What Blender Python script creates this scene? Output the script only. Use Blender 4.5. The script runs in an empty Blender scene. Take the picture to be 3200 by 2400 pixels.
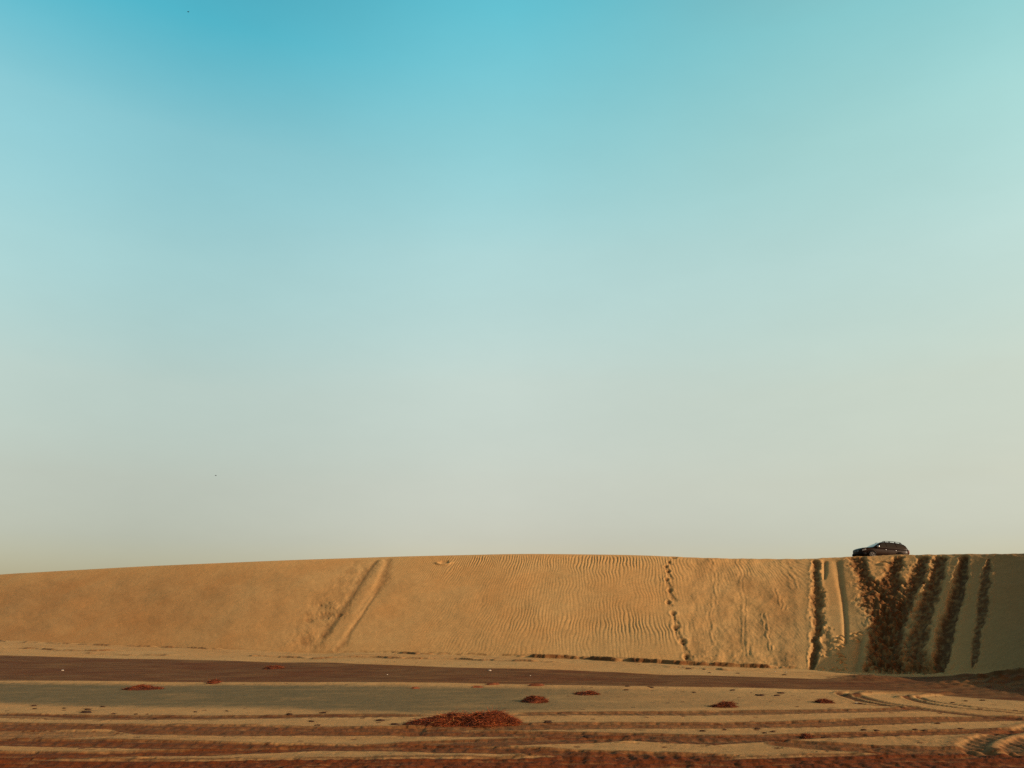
import bpy, bmesh, math, random, bisect
import numpy as np
from mathutils import Vector, Matrix

random.seed(4)
rng = np.random.default_rng(4)
scene = bpy.context.scene
COL = scene.collection
R = math.radians

# ------------------------------------------------------------------ camera model (photo pixels 3200x2400)
F_PX, CX, CY = 2512.0, 1600.0, 1200.0
HORIZON = 1975.0
CAM_Z = 3.15
PITCH = math.atan((HORIZON - CY) / F_PX)
CP, SP = math.cos(PITCH), math.sin(PITCH)


def ray(px, py):
    """direction through a photo pixel, scaled so that its world Y is 1"""
    u = (np.asarray(px, float) - CX) / F_PX
    v = (CY - np.asarray(py, float)) / F_PX
    fy = CP - v * SP
    return u / fy, (SP + v * CP) / fy


def project(X, Y, Z):
    z = Z - CAM_Z
    fw = Y * CP + z * SP
    up = -Y * SP + z * CP
    return CX + F_PX * X / fw, CY - F_PX * up / fw


# ------------------------------------------------------------------ numpy noise
def _hash(ix, iy, seed):
    h = (ix.astype(np.int64) * 374761393 + iy.astype(np.int64) * 668265263 + seed * 982451653) & 0x7fffffff
    h = ((h ^ (h >> 13)) * 1274126177) & 0x7fffffff
    return ((h ^ (h >> 16)) & 0xffff) / 65535.0


def noise(x, y, seed=0):
    """gradient noise, about -1..1"""
    x = np.asarray(x, float); y = np.asarray(y, float)
    ix = np.floor(x); iy = np.floor(y)
    fx = x - ix; fy = y - iy
    ux = fx * fx * fx * (fx * (fx * 6 - 15) + 10)
    uy = fy * fy * fy * (fy * (fy * 6 - 15) + 10)
    def g(dx, dy):
        a = _hash(ix + dx, iy + dy, seed) * (2 * math.pi)
        return np.cos(a) * (fx - dx) + np.sin(a) * (fy - dy)
    a = g(0, 0) * (1 - ux) + g(1, 0) * ux
    b = g(0, 1) * (1 - ux) + g(1, 1) * ux
    return (a * (1 - uy) + b * uy) * 1.5


def fbm(x, y, seed=0, octaves=4, gain=0.5):
    t = 0; amp = 1; n = 0
    for o in range(octaves):
        t = t + amp * noise(x * 2 ** o + 17.3 * o, y * 2 ** o - 9.1 * o, seed + o)
        n += amp; amp *= gain
    return t / n * 1.4


def cells(x, y, seed=0):
    """distance to the nearest jittered point (lumps)"""
    ix = np.floor(x); iy = np.floor(y)
    best = np.full(np.shape(x), 9.0)
    for dx in (-1, 0, 1):
        for dy in (-1, 0, 1):
            cx = ix + dx; cy = iy + dy
            qx = cx + _hash(cx, cy, seed); qy = cy + _hash(cx, cy, seed + 7)
            best = np.minimum(best, (x - qx) ** 2 + (y - qy) ** 2)
    return np.sqrt(best)


def sstep(a, b, x):
    t = np.clip((x - a) / (b - a), 0, 1)
    return t * t * (3 - 2 * t)


def gauss(x):
    return np.exp(-x * x)


def poly_dist(S, T, pts):
    """pts: list of (s, t, halfwidth). returns normalised distance, signed side, absolute distance"""
    best = np.full(S.shape, 1e9); side = np.zeros(S.shape); wid = np.ones(S.shape)
    for (s0, t0, w0), (s1, t1, w1) in zip(pts[:-1], pts[1:]):
        dx, dy = s1 - s0, t1 - t0
        L2 = dx * dx + dy * dy + 1e-9
        k = np.clip(((S - s0) * dx + (T - t0) * dy) / L2, 0, 1)
        ex = S - (s0 + k * dx); ey = T - (t0 + k * dy)
        w = w0 + k * (w1 - w0)
        d = np.sqrt(ex * ex + ey * ey) / w
        m = d < best
        best = np.where(m, d, best)
        side = np.where(m, np.sign(ex * dy - ey * dx), side)
        wid = np.where(m, w, wid)
    return best, side, wid


# ------------------------------------------------------------------ object helpers
def link(o, parent=None):
    COL.objects.link(o)
    if parent:
        o.parent = parent
    return o


def tag(o, label=None, cat=None, group=None, kind=None):
    if label: o['label'] = label
    if cat: o['category'] = cat
    if group: o['group'] = group
    if kind: o['kind'] = kind
    return o


def grid_mesh(name, P, wrap=False):
    """P: (rows, cols, 3) -> mesh with quads"""
    n, m, _ = P.shape
    idx = np.arange(n * m).reshape(n, m)
    if wrap:
        nxt = np.roll(idx, -1, axis=1)
        q = np.stack([idx[:-1], nxt[:-1], nxt[1:], idx[1:]], -1).reshape(-1, 4)
    else:
        q = np.stack([idx[:-1, :-1], idx[:-1, 1:], idx[1:, 1:], idx[1:, :-1]], -1).reshape(-1, 4)
    me = bpy.data.meshes.new(name)
    me.vertices.add(n * m)
    me.vertices.foreach_set('co', P.reshape(-1).astype(np.float32))
    me.loops.add(q.size)
    me.loops.foreach_set('vertex_index', q.reshape(-1).astype(np.int32))
    me.polygons.add(len(q))
    me.polygons.foreach_set('loop_start', (np.arange(len(q)) * 4).astype(np.int32))
    me.polygons.foreach_set('loop_total', np.full(len(q), 4, np.int32))
    me.polygons.foreach_set('use_smooth', np.ones(len(q), bool))
    me.update(calc_edges=True)
    me.validate()
    return me


def color_attr(me, name, rgb):
    a = me.attributes.new(name, 'FLOAT_COLOR', 'POINT')
    rgba = np.ones((len(me.vertices), 4), np.float32)
    rgba[:, :3] = rgb.reshape(-1, 3)
    a.data.foreach_set('color', rgba.reshape(-1))


def bm_obj(name, bm, m, parent=None, smooth=True):
    me = bpy.data.meshes.new(name)
    bmesh.ops.recalc_face_normals(bm, faces=bm.faces[:])
    bm.to_mesh(me); bm.free()
    if smooth:
        for p in me.polygons: p.use_smooth = True
    me.materials.append(m)
    return link(bpy.data.objects.new(name, me), parent)


# ------------------------------------------------------------------ materials
def new_mat(name):
    m = bpy.data.materials.new(name); m.use_nodes = True
    nt = m.node_tree
    return m, nt, nt.nodes['Principled BSDF']


def simple_mat(name, col, rough=0.6, metal=0.0, coat=0.0, var=0.12, scale=20):
    m, nt, b = new_mat(name)
    tc = nt.nodes.new('ShaderNodeTexCoord')
    n = nt.nodes.new('ShaderNodeTexNoise'); n.inputs['Scale'].default_value = scale
    nt.links.new(tc.outputs['Object'], n.inputs['Vector'])
    mr = nt.nodes.new('ShaderNodeMapRange')
    mr.inputs['To Min'].default_value = 1 - var; mr.inputs['To Max'].default_value = 1 + var
    nt.links.new(n.outputs['Fac'], mr.inputs['Value'])
    mx = nt.nodes.new('ShaderNodeMix'); mx.data_type = 'RGBA'; mx.blend_type = 'MULTIPLY'
    mx.inputs['Factor'].default_value = 1
    mx.inputs['A'].default_value = (*col, 1)
    nt.links.new(mr.outputs['Result'], mx.inputs['B'])
    nt.links.new(mx.outputs['Result'], b.inputs['Base Color'])
    b.inputs['Roughness'].default_value = rough
    b.inputs['Metallic'].default_value = metal
    b.inputs['Coat Weight'].default_value = coat
    b.inputs['Coat Roughness'].default_value = 0.04
    if rough > 0.7: b.inputs['Specular IOR Level'].default_value = 0.05
    return m


DRY = (0.425, 0.264, 0.108)
DAMP_SHADE = (0.082, 0.0315, 0.0102)  # damp sand, also the tone of painted shade
RUST = (0.088, 0.0225, 0.0055)
OLIVE = (0.118, 0.086, 0.040)


def sand_mat():
    m, nt, b = new_mat('sand')
    N, L = nt.nodes.new, nt.links.new
    at = N('ShaderNodeAttribute'); at.attribute_name = 'sand_state'
    sp = N('ShaderNodeSeparateColor'); L(at.outputs['Color'], sp.inputs['Color'])
    tc = N('ShaderNodeTexCoord')

    def nz(scale, detail=3, rough=0.6, stretch=None):
        n = N('ShaderNodeTexNoise'); n.inputs['Scale'].default_value = scale
        n.inputs['Detail'].default_value = detail; n.inputs['Roughness'].default_value = rough
        if stretch:
            mp = N('ShaderNodeMapping'); mp.inputs['Scale'].default_value = stretch
            L(tc.outputs['Object'], mp.inputs['Vector']); L(mp.outputs['Vector'], n.inputs['Vector'])
        else:
            L(tc.outputs['Object'], n.inputs['Vector'])
        return n

    def rng_(src, lo, hi, a=0.3, c=0.7):
        r = N('ShaderNodeMapRange')
        r.inputs['From Min'].default_value = a; r.inputs['From Max'].default_value = c
        r.inputs['To Min'].default_value = lo; r.inputs['To Max'].default_value = hi
        L(src.outputs['Fac'], r.inputs['Value'])
        return r.outputs['Result']

    def mix(a, c, fac, mode='MIX'):
        x = N('ShaderNodeMix'); x.data_type = 'RGBA'; x.blend_type = mode
        for sock, val in (('Factor', fac), ('A', a), ('B', c)):
            if isinstance(val, tuple): x.inputs[sock].default_value = (*val, 1)
            elif isinstance(val, float): x.inputs[sock].default_value = val
            else: L(val, x.inputs[sock])
        return x.outputs['Result']

    big = nz(0.14, 3)
    warm = mix(DRY, (0.44, 0.238, 0.086), rng_(big, 0.0, 1.0))
    c = mix(warm, DAMP_SHADE, sp.outputs['Red'])
    c = mix(c, RUST, sp.outputs['Green'])
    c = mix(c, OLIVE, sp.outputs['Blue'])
    c = mix(c, rng_(nz(1.6, 5), 0.93, 1.07), 1.0, 'MULTIPLY')
    c = mix(c, rng_(nz(16, 4, 0.8), 0.74, 1.24), 1.0, 'MULTIPLY')
    c = mix(c, rng_(nz(4.5, 5, 0.85), 0.90, 1.10), 1.0, 'MULTIPLY')
    L(c, b.inputs['Base Color'])
    b.inputs['Roughness'].default_value = 0.93
    b.inputs['Specular IOR Level'].default_value = 0.06
    bp = N('ShaderNodeBump'); bp.inputs['Strength'].default_value = 0.5; bp.inputs['Distance'].default_value = 0.02
    L(nz(22, 4, 0.7).outputs['Fac'], bp.inputs['Height'])
    L(bp.outputs['Normal'], b.inputs['Normal'])
    return m


SAND = sand_mat()

# ------------------------------------------------------------------ dune: foot and crest lines in plan
xs_foot = [-1300, -600, 0, 200, 400, 600, 800, 1000, 1110, 1300, 1500, 1640, 1800, 2000, 2200, 2400, 2500, 2600, 2700, 2800, 2950, 3100, 3200, 3500, 4500]
ys_foot = [1990, 1994, 2001, 2010, 2019, 2026, 2033, 2043, 2039, 2043, 2050, 2052, 2060, 2066, 2078, 2088, 2093, 2098, 2103, 2106, 2108, 2108, 2105, 2100, 2085]
xs_cr = [-1300, -600, 0, 450, 900, 1250, 1600, 1700, 1970, 2100, 2200, 2350, 2500, 2590, 2660, 2850, 3000, 3200, 3600, 4500]
ys_cr = [1900, 1850, 1792, 1767, 1748, 1737, 1729.5, 1729.5, 1733, 1738, 1743, 1745.5, 1747, 1743, 1738, 1733, 1731, 1729, 1722, 1700]


def smooth_interp(x, xp, fp, w=45):
    s = 0
    for k in (-1, -0.5, 0, 0.5, 1):
        s = s + np.interp(x + k * w, xp, fp)
    return s / 5


def foot_y(px): return smooth_interp(px, xs_foot, ys_foot, 60)
def crest_y(px): return smooth_interp(px, xs_cr, ys_cr, 60)
def foot_d(px): return smooth_interp(px, [-1300, -600, 0, 800, 1600, 2200, 2700, 2950, 3200, 3600, 4500], [150, 124, 104, 85, 71, 62.5, 56.2, 52.0, 45.0, 37, 28], 160)
def crest_d(px): return smooth_interp(px, [-1300, -600, 0, 800, 1600, 2200, 2700, 2950, 3200, 3600, 4500], [176, 150, 127, 104, 88.5, 79, 72.3, 68.3, 61.0, 53, 42], 160)


pc = np.concatenate([np.arange(-1300, -40, 14), np.arange(-40, 3240, 2.1), np.arange(3240, 4500, 14)])
tx, tz = ray(pc, foot_y(pc)); fd = foot_d(pc)
FX, FY, FZ = tx * fd, fd, CAM_Z + tz * fd
tx, tz = ray(pc, crest_y(pc)); cd = crest_d(pc)
CXw, CYw, CZw = tx * cd, cd, CAM_Z + tz * cd
A = np.hypot(CXw - FX, CYw - FY)           # horizontal run of the slip face
H = CZw - FZ
MXw, MYw = (FX + CXw) / 2, (FY + CYw) / 2
S1 = np.concatenate([[0], np.cumsum(np.hypot(np.diff(MXw), np.diff(MYw)))])

n_face = 236
vv = np.concatenate([[-0.12, -0.08, -0.045, -0.02], np.linspace(0, 1.0, n_face), 1 + np.array([.006, .012, .02, .03, .045, .06, .08, .105, .135, .17, .21, .27, .34, .43, .55, .75, 1.1, 1.6, 2.4, 3.6, 5.5, 8, 12])])
V = vv[:, None] * np.ones_like(pc)[None, :]
face = FZ + H * V
over = np.maximum(V - 1, 0) * A
stoss = CZw - over * (0.045 + 0.02 * np.tanh(over / 20))
stoss = np.where(V < 1, CZw - (V - 1) * A * 0.045, stoss)
k_round = np.interp(pc, [0, 900, 1600, 2000, 2400], [0.35, 0.3, 0.16, 0.1, 0.07])
dz = face - stoss
Zs = np.where(dz > 0, stoss, face) - k_round * np.log1p(np.exp(-np.abs(dz) / k_round))
Zs = Zs + k_round * 0.25 * gauss((V - 1) * A / (3 * k_round + 0.3))
# gentle hollow in the lower face
Zs = Zs - 0.25 * np.sin(np.clip(V, 0, 1) * math.pi) * (1 - 0.5 * V)
Xs = FX + (CXw - FX) * V
Ys = FY + (CYw - FY) * V
T = V * np.hypot(A, H)[None, :]
S = S1[None, :] * np.ones_like(V)
PXg = pc[None, :] * np.ones_like(V)

_pp = project(Xs[4:4 + n_face], Ys[4:4 + n_face], Zs[4:4 + n_face])[1]
_T = T[4:4 + n_face]


def dune_st(px, py):
    j = int(np.argmin(np.abs(pc - px)))
    s = float(np.interp(px, pc, S1))
    col = _pp[:, j]
    t = float(np.interp(-py, -col, _T[:, j]))
    return s, t


def line_st(pts, k=1.0):
    """(px, py, halfwidth in photo px) -> (s, t, halfwidth in m)"""
    out = []
    for px, py, w in pts:
        s, t = dune_st(px, py)
        s2 = float(np.interp(px + w, pc, S1))
        out.append((s, t, max(0.06, (s2 - s) * k)))
    return out


on_face = sstep(-0.02, 0.02, V) * (1 - sstep(0.985, 1.0, V))
low = 1 - sstep(0.0, 0.3, V)
hgt = np.zeros_like(V); damp = np.zeros_like(V); rust = np.zeros_like(V); olive = np.zeros_like(V)  # damp, rust and olive also carry painted shade
wob = fbm(S * 0.55, T * 0.4, 31, 4)
wob2 = fbm(S * 1.9, T * 1.3, 37, 3)

# broad unevenness and wind ripples
hgt += 0.10 * fbm(S / 9, T / 7, 3, 3) * sstep(0, 0.25, V) * (1 - sstep(0.75, 0.98, V))
hgt += 0.008 * fbm(S * 1.2, T * 1.0, 5, 3) * on_face
tilt = np.interp(pc, [900, 1250, 1500, 1750, 2000, 2250, 2450, 2600], [0.75, 0.55, 0.28, 0.05, -0.05, -0.18, -0.5, -0.3])
ph = (S - (T - 10) * tilt[None, :]) / 0.33 + 1.1 * fbm(S / 2.6, T / 5.0, 11, 3) + 0.35 * noise(S * 0.9, T * 0.55, 12)
rip_x = np.interp(pc, [1080, 1230, 1400, 1600, 2080, 2130, 2180, 2500, 2520, 2560], [0, 0.35, 0.85, 1, 1, 0.75, 0.3, 0.4, 0.15, 0])
rip_v = 0.30 + 0.95 * sstep(0.62, 0.9, V) * (1 - sstep(0.955, 0.99, V)) + 0.5 * gauss((V - 0.33) / 0.16) * np.interp(pc, [1500, 1750, 2080, 2150], [0.1, 0.9, 1, 0.5])
rip_n = np.clip(0.75 + 0.9 * fbm(S / 3.5, T / 3.5, 14, 3), 0.05, 1.6)
rip = np.sin(2 * math.pi * ph)
rip = rip + 0.3 * np.sin(4 * math.pi * ph + 0.9)
hgt += 0.017 * rip * rip_x * rip_v * rip_n * on_face
# a few strong ropes of ripples inside the old slide
for line, amp in (([(2225, 1752, 16), (2238, 1850, 14), (2215, 1930, 16), (2235, 2010, 12)], 0.028),
                  ([(2305, 1745, 14), (2318, 1850, 15), (2322, 1960, 17), (2345, 2040, 24)], 0.028),
                  ([(2385, 1920, 10), (2400, 1990, 10), (2410, 2030, 10)], 0.05),
                  ([(2450, 1760, 34), (2480, 1830, 26)], 0.028),
                  ([(2420, 1840, 12), (2450, 1900, 14)], 0.04)):
    q, sd, w = poly_dist(S, T, line_st(line))
    q = q + 0.35 * wob2
    m = (1 - sstep(0.5, 1.15, q)) * on_face
    hgt += m * 0.6 * amp * (0.55 + 0.6 * np.sin(2 * math.pi * (S / 0.42 + 0.9 * wob + (0.5 if line[0][0] > 2440 else 0.05) * T)) + 0.4 * fbm(S * 2.2, T * 0.9, 53, 2))
# old slide between the footprints and the ploughed streaks: soft mottling, lumps low down
sl = np.interp(pc, [2110, 2170, 2480, 2520], [0, 1, 1, 0])[None, :] * on_face
hgt += sl * 0.05 * fbm(S * 0.8, T * 0.45, 61, 4)
hgt += sl * low * 0.11 * np.clip(0.55 - cells(S * 1.1, T * 1.5, 63), 0, 1) * (0.5 + wob2)
rust += sl * np.clip(0.10 + 0.28 * fbm(S * 0.35, T * 0.2, 64, 3), 0, 0.3)

# the slide chute on the left
ch = line_st([(1188, 1758, 20), (1150, 1825, 28), (1095, 1910, 31), (1060, 1975, 34), (1022, 2042, 46)])
q, sd, w = poly_dist(S, T, ch)
q = q + 0.10 * wob2 + 0.06 * wob
hgt += 0.06 * (1 - sstep(0.45, 1.1, q)) * on_face
for pts, dep, dk in (([(1176, 1754, 9), (1148, 1788, 17), (1120, 1832, 15), (1092, 1880, 12), (1068, 1920, 19), (1038, 1950, 16), (1010, 1990, 12)], 0.10, 0.50),
                     ([(1215, 1750, 12), (1200, 1808, 17), (1165, 1870, 6), (1130, 1925, 5), (1100, 1965, 6), (1075, 2008, 11), (1052, 2032, 8)], 0.08, 0.45)):
    q, sd, w = poly_dist(S, T, line_st(pts))
    q = q + 0.5 * wob2 + 0.35 * wob
    m = (1 - sstep(-0.2, 1.8, q)) * on_face
    hgt -= 0.62 * dep * m
    rust += dk * m * (0.8 + 0.5 * wob2)  # trough shading painted in as a rust tint
for (px, py, w, hh) in ((1040, 1892, 30, 0.26), (1015, 1925, 34, -0.22), (985, 1970, 32, 0.12), (965, 1940, 20, -0.12), (1000, 1890, 9, -0.2), (1030, 1830, 26, 0.06), (955, 2000, 40, -0.1), (900, 2020, 40, 0.06), (1060, 1925, 16, -0.2)):
    s0, t0 = dune_st(px, py); wm = w * 0.034
    d = np.sqrt(((S - s0) / wm) ** 2 + ((T - t0) / (wm * 0.9)) ** 2) + 0.35 * wob2 + 0.2 * wob
    m = (1 - sstep(0.4, 1.15, d)) * on_face
    hgt += hh * m * 0.28
    if hh < 0: rust += 0.28 * m
zone, _, _ = poly_dist(S, T, line_st([(1120, 1770, 40), (1010, 1900, 70), (960, 2010, 90)]))
m = (1 - sstep(0.4, 1.2, zone + 0.3 * wob)) * on_face
hgt += m * 0.035 * fbm(S * 0.9, T * 0.7, 71, 4)
rust += m * np.clip(0.08 + 0.22 * fbm(S * 0.5, T * 0.5, 73, 3), 0, 0.35)
# small slumped bite under the crest
s0, t0 = dune_st(1388, 1757)
d = np.sqrt(((S - s0) / 0.75) ** 2 + ((T - t0) / 0.5) ** 2)
hgt -= 0.10 * (1 - sstep(0.3, 1.1, d + 0.25 * wob2)) * on_face
hgt += 0.09 * gauss((d - 1.2) * 3) * (T < t0) * on_face

# footprints down the face, each with the little slide it set off
for i, (px, py, fall, w) in enumerate(((2106, 1741, 0, 10), (2090, 1756, 6, 6), (2081, 1770, 14, 7), (2088, 1786, 22, 7), (2083, 1811, 24, 7), (2093, 1845, 30, 9), (2088, 1882, 10, 8), (2103, 1917, 44, 9), (2111, 1963, 36, 10), (2134, 2007, 44, 11), (2143, 2052, 14, 9))):
    s0, t0 = dune_st(px, py)
    d = np.sqrt(((S - s0) / (w * 0.032)) ** 2 + ((T - t0) / (w * 0.045)) ** 2) + 0.2 * wob2
    m = (1 - sstep(0.45, 1.2, d)) * on_face
    hgt -= 0.07 * m
    damp += 0.62 * m
    hgt += 0.02 * gauss((d - 1.4) * 2.5) * on_face
    if fall:
        fl = line_st([(px, py + 4, w * 0.7), (px + fall * 0.10, py + fall * 0.5, w * 1.0), (px + fall * 0.42, py + fall, w * 1.5)])
        q, sd, ww = poly_dist(S, T, fl)
        m = (1 - sstep(0.3, 1.15, q + 0.35 * wob2)) * on_face
        hgt -= 0.045 * m + 0.02 * m * noise(S * 5, T * 1.0, 90 + i)
        damp += 0.36 * m * (0.8 + 0.8 * wob2)

# ploughed streaks on the right
clod = np.clip(0.62 - cells(S * 2.1 + 0.3 * wob2, T * 2.0 + 0.3 * wob, 81), -0.1, 0.62)
clod2 = np.clip(0.6 - cells(S * 4.2, T * 3.6, 83), -0.1, 0.6)
ridge = 1 - np.abs(fbm(S * 1.3, T * 1.0, 85, 3)) * 2
streaks = [  # path, depth, dampness, clod size, edge raggedness
    ([(2548, 1757, 15), (2548, 1800, 16), (2550, 1860, 20), (2553, 1930, 22), (2550, 1985, 18), (2546, 2040, 15), (2538, 2090, 9)], 0.42, 0.80, 0.5, 0.5),
    ([(2572, 1970, 18), (2578, 2000, 22), (2584, 2045, 18)], 0.16, 0.32, 0.3, 0.6),
    ([(2676, 1742, 34), (2692, 1790, 30), (2722, 1850, 39), (2748, 1930, 48), (2752, 2000, 46), (2752, 2060, 53), (2758, 2120, 64)], 0.40, 0.92, 1.0, 0.45),
    ([(2806, 1745, 20), (2785, 1790, 29), (2775, 1840, 47), (2780, 1910, 52), (2784, 2000, 52), (2786, 2060, 60), (2800, 2118, 68)], 0.44, 1.00, 0.9, 0.42),
    ([(2884, 1745, 23), (2868, 1800, 30), (2842, 1850, 30), (2826, 1905, 22), (2812, 1950, 24)], 0.40, 0.95, 0.7, 0.4),
    ([(2940, 1745, 25), (2922, 1810, 27), (2898, 1880, 32), (2876, 1950, 34), (2862, 2030, 42), (2860, 2100, 57)], 0.42, 0.92, 0.6, 0.42),
    ([(3014, 1740, 15), (3002, 1810, 23), (2988, 1870, 28), (2966, 1940, 29), (2950, 2010, 30), (2938, 2105, 23)], 0.62, 1.00, 0.28, 0.28),
    ([(3090, 1748, 4), (3085, 1775, 15), (3078, 1830, 20), (3070, 1900, 21), (3056, 1970, 16), (3048, 2040, 15), (3040, 2088, 4)], 0.16, 0.95, 0.5, 0.5),
]
churn = np.zeros_like(V)
for pts, dep, dk, cl, rag in streaks:
    q, sd, w = poly_dist(S, T, line_st(pts))
    q = q + rag * (0.9 * wob + 0.8 * wob2 + 0.5 * fbm(S * 0.9, T * 0.22, 87, 3))
    m = (1 - sstep(0.45, 1.25, q)) * on_face
    trough = (1 - sstep(0.0, 1.1, q)) * on_face
    hgt -= dep * (0.22 * m + 0.26 * trough)
    hgt += 0.05 * gauss((q - 1.2) * 2.2) * on_face * (0.6 + wob2)
    hgt += m * cl * (0.20 * clod + 0.12 * clod2 + 0.07 * fbm(S * 1.5, T * 1.2, 88, 3))
    strk = fbm(S * 2.6 - 0.8 * T, T * 1.5 + 0.5 * S, 91, 3)
    soft = (1 - sstep(0.45, 1.5, q)) * on_face
    damp = np.maximum(damp, dk * (0.68 * m + 0.32 * soft) * np.clip(0.97 + 0.16 * wob2 + 0.34 * strk, 0.35, 1.12))
    churn = np.maximum(churn, m)
# smooth grooves left by sliding sand
for pts, dep, dk in (([(2616, 1755, 15), (2624, 1820, 11), (2634, 1880, 9), (2640, 1950, 8), (2642, 2010, 6)], 0.13, 0.40),
                     ([(2577, 1756, 8), (2578, 1790, 7), (2576, 1810, 4)], 0.14, 0.35),
                     ([(2552, 2010, 11), (2543, 2060, 11), (2532, 2100, 7)], 0.12, 0.4),
                     ([(2688, 2000, 10), (2684, 2050, 18), (2672, 2105, 20)], 0.12, 0.4),
                     ([(2832, 2010, 12), (2822, 1960, 16), (2866, 1900, 10)], 0.10, 0.35)):
    q, sd, w = poly_dist(S, T, line_st(pts))
    m = gauss(q * 1.1 + 0.15 * wob) * on_face
    hgt -= dep * m
    olive += dk * m  # groove shade painted in as an olive tint
# lumps that rolled down between the streaks
for (px, py, w) in ((2626, 1993, 9), (2622, 2005, 8), (2630, 2022, 8), (2618, 2032, 6), (2626, 2050, 8), (2632, 2060, 9), (2624, 2071, 8), (2636, 2078, 7), (2612, 2092, 7), (2574, 2052, 5), (2570, 2092, 6), (2630, 2100, 7), (2668, 1985, 9), (2684, 1982, 9), (2674, 2000, 9), (2600, 2100, 6), (2640, 2092, 6), (2760, 1764, 14)):
    s0, t0 = dune_st(px, py); wm = w * 0.027
    d = np.sqrt(((S - s0) / (wm * 1.25)) ** 2 + ((T - t0) / wm) ** 2) + 0.3 * wob2
    m = (1 - sstep(0.3, 1.1, d)) * on_face
    d2 = np.sqrt(((S - s0) / (wm * 1.3)) ** 2 + ((T - t0 - wm * 1.1) / (wm * 0.8)) ** 2)
    hgt -= 0.20 * (1 - sstep(0.3, 1.1, d2)) * on_face
    hgt += 0.12 * m
    damp = np.maximum(damp, 0.75 * (1 - sstep(0.4, 1.1, d2)) * on_face)
# loose material heaped along the foot of the streaks
fz = np.interp(pc, [2480, 2640, 2720, 2790, 2900, 2960, 3060], [0, 0.04, 0.5, 1, 1, 0.4, 0.1])[None, :]
fm = fz * (1 - sstep(0.02, 0.2, V + 0.05 * wob)) * sstep(-0.12, 0.0, V)
hgt += fm * (0.10 + 0.26 * clod + 0.16 * clod2)
damp = np.maximum(damp, fm * 0.85 * np.clip(0.8 + wob2, 0, 1))
# thin damp crust line just above the foot, and under the crest on the right
foot_line = gauss((T - 0.25 - 0.2 * wob) / 0.16) * np.interp(pc, [0, 900, 1150, 1600, 2450, 2500], [0.2, 0.2, 0.6, 0.8, 0.8, 0])[None, :]
damp = np.maximum(damp, foot_line * np.clip(0.5 + 1.2 * wob2, 0, 1) * 0.8)
# shade on the far right face, painted in with the damp and olive masks
right_shade = np.interp(pc, [2380, 2560, 2780, 2950, 3080, 3200], [0, 0.12, 0.18, 0.26, 0.50, 0.64])[None, :] * sstep(-0.1, 0.05, V) * (1 - sstep(1.0, 1.1, V))
olive = np.maximum(olive, 0.30 * right_shade); damp = np.maximum(damp, 0.85 * right_shade)
# slightly churned crest edge where cars drive over
hgt += 0.05 * fbm(S * 0.9, T * 0.9, 95, 3) * gauss((V - 1.0) / 0.05) * np.interp(pc, [2040, 2150, 2400, 2600], [0, 0.6, 0.8, 1.2])[None, :]
damp = np.maximum(damp, np.interp(pc, [2500, 2600, 2700], [0, 0.25, 0.35])[None, :] * gauss((V - 1.0) / 0.03) * (0.6 + 0.8 * np.clip(wob2, -0.5, 1)))

# edge falloff painted in: the left of the face is darker and redder
rust = np.maximum(rust, np.clip(np.interp(pc, [-600, 0, 500, 900, 1300], [0.40, 0.36, 0.27, 0.12, 0.0])[None, :] * (1.0 - 0.55 * sstep(0.6, 1.0, V)) + 0.10 * fbm(S / 7, T / 5, 171, 3), 0, 0.45) * (pc < 1300)[None, :])
P = np.stack([Xs, Ys, Zs], -1)
du = np.gradient(P, axis=1); dv = np.gradient(P, axis=0)
Nn = np.cross(du, dv); Nn /= np.linalg.norm(Nn, axis=2, keepdims=True) + 1e-12
P = P + Nn * hgt[..., None]
me = grid_mesh('dune', P)
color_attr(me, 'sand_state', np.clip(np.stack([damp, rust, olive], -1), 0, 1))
me.materials.append(SAND)
dune = tag(link(bpy.data.objects.new('dune', me)), kind='structure')
DUNE_P = P

# ------------------------------------------------------------------ beach flat
_o = np.argsort(FX)
fX, fY, fZ = FX[_o], FY[_o], FZ[_o]


def ground0(X, Y):
    yf = np.interp(X, fX, fY); zf = np.interp(X, fX, fZ)
    return zf * sstep(0, 1, (Y - 27) / (yf - 27)) 


def at_ground(px, py):
    a, s = ray(px, py)
    Yt = np.linspace(6, 170, 6000)
    gap = CAM_Z + s * Yt - ground0(a * Yt, Yt)
    i = int(np.argmax(gap < 0)) if (gap < 0).any() else len(Yt) - 1
    return float(a * Yt[i]), float(Yt[i])


def edge(pts):
    """photo polyline on the flat -> world Y as a function of X"""
    w = sorted(at_ground(px, py) for px, py in pts)
    return np.array([p[0] for p in w]), np.array([p[1] for p in w])


th_f = np.arange(-R(35), R(35), R(0.049))
th = np.concatenate([np.linspace(-math.pi, -R(36), 70), th_f, np.linspace(R(36), math.pi, 70)[:-1]])
pyr = np.concatenate([np.arange(2425, 2150, -0.9), np.arange(2150, 2050, -0.27), np.arange(2050, 2040, -0.6), np.arange(2040, 2022, -0.9)])
rr = CAM_Z * F_PX * 1.0465 / (pyr - HORIZON)
rr = np.concatenate([[0.0, 1.0], np.arange(2, 17.2, 0.2), rr[rr > 17.3], [182, 200, 240, 320, 500, 900, 1800, 4000]])
GX = rr[:, None] * np.sin(th)[None, :]; GY = rr[:, None] * np.cos(th)[None, :]
g_h = np.zeros_like(GX); g_damp = np.zeros_like(GX); g_rust = np.zeros_like(GX); g_olive = np.zeros_like(GX)  # the damp and rust masks also hold painted darkening
near = gauss(rr / 140)[:, None]
w1 = fbm(GX * 0.22, GY * 0.22, 101, 4)
w2 = fbm(GX * 1.1, GY * 0.9, 103, 4)
w3 = fbm(GX * 3.4, GY * 2.6, 105, 3)
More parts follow.
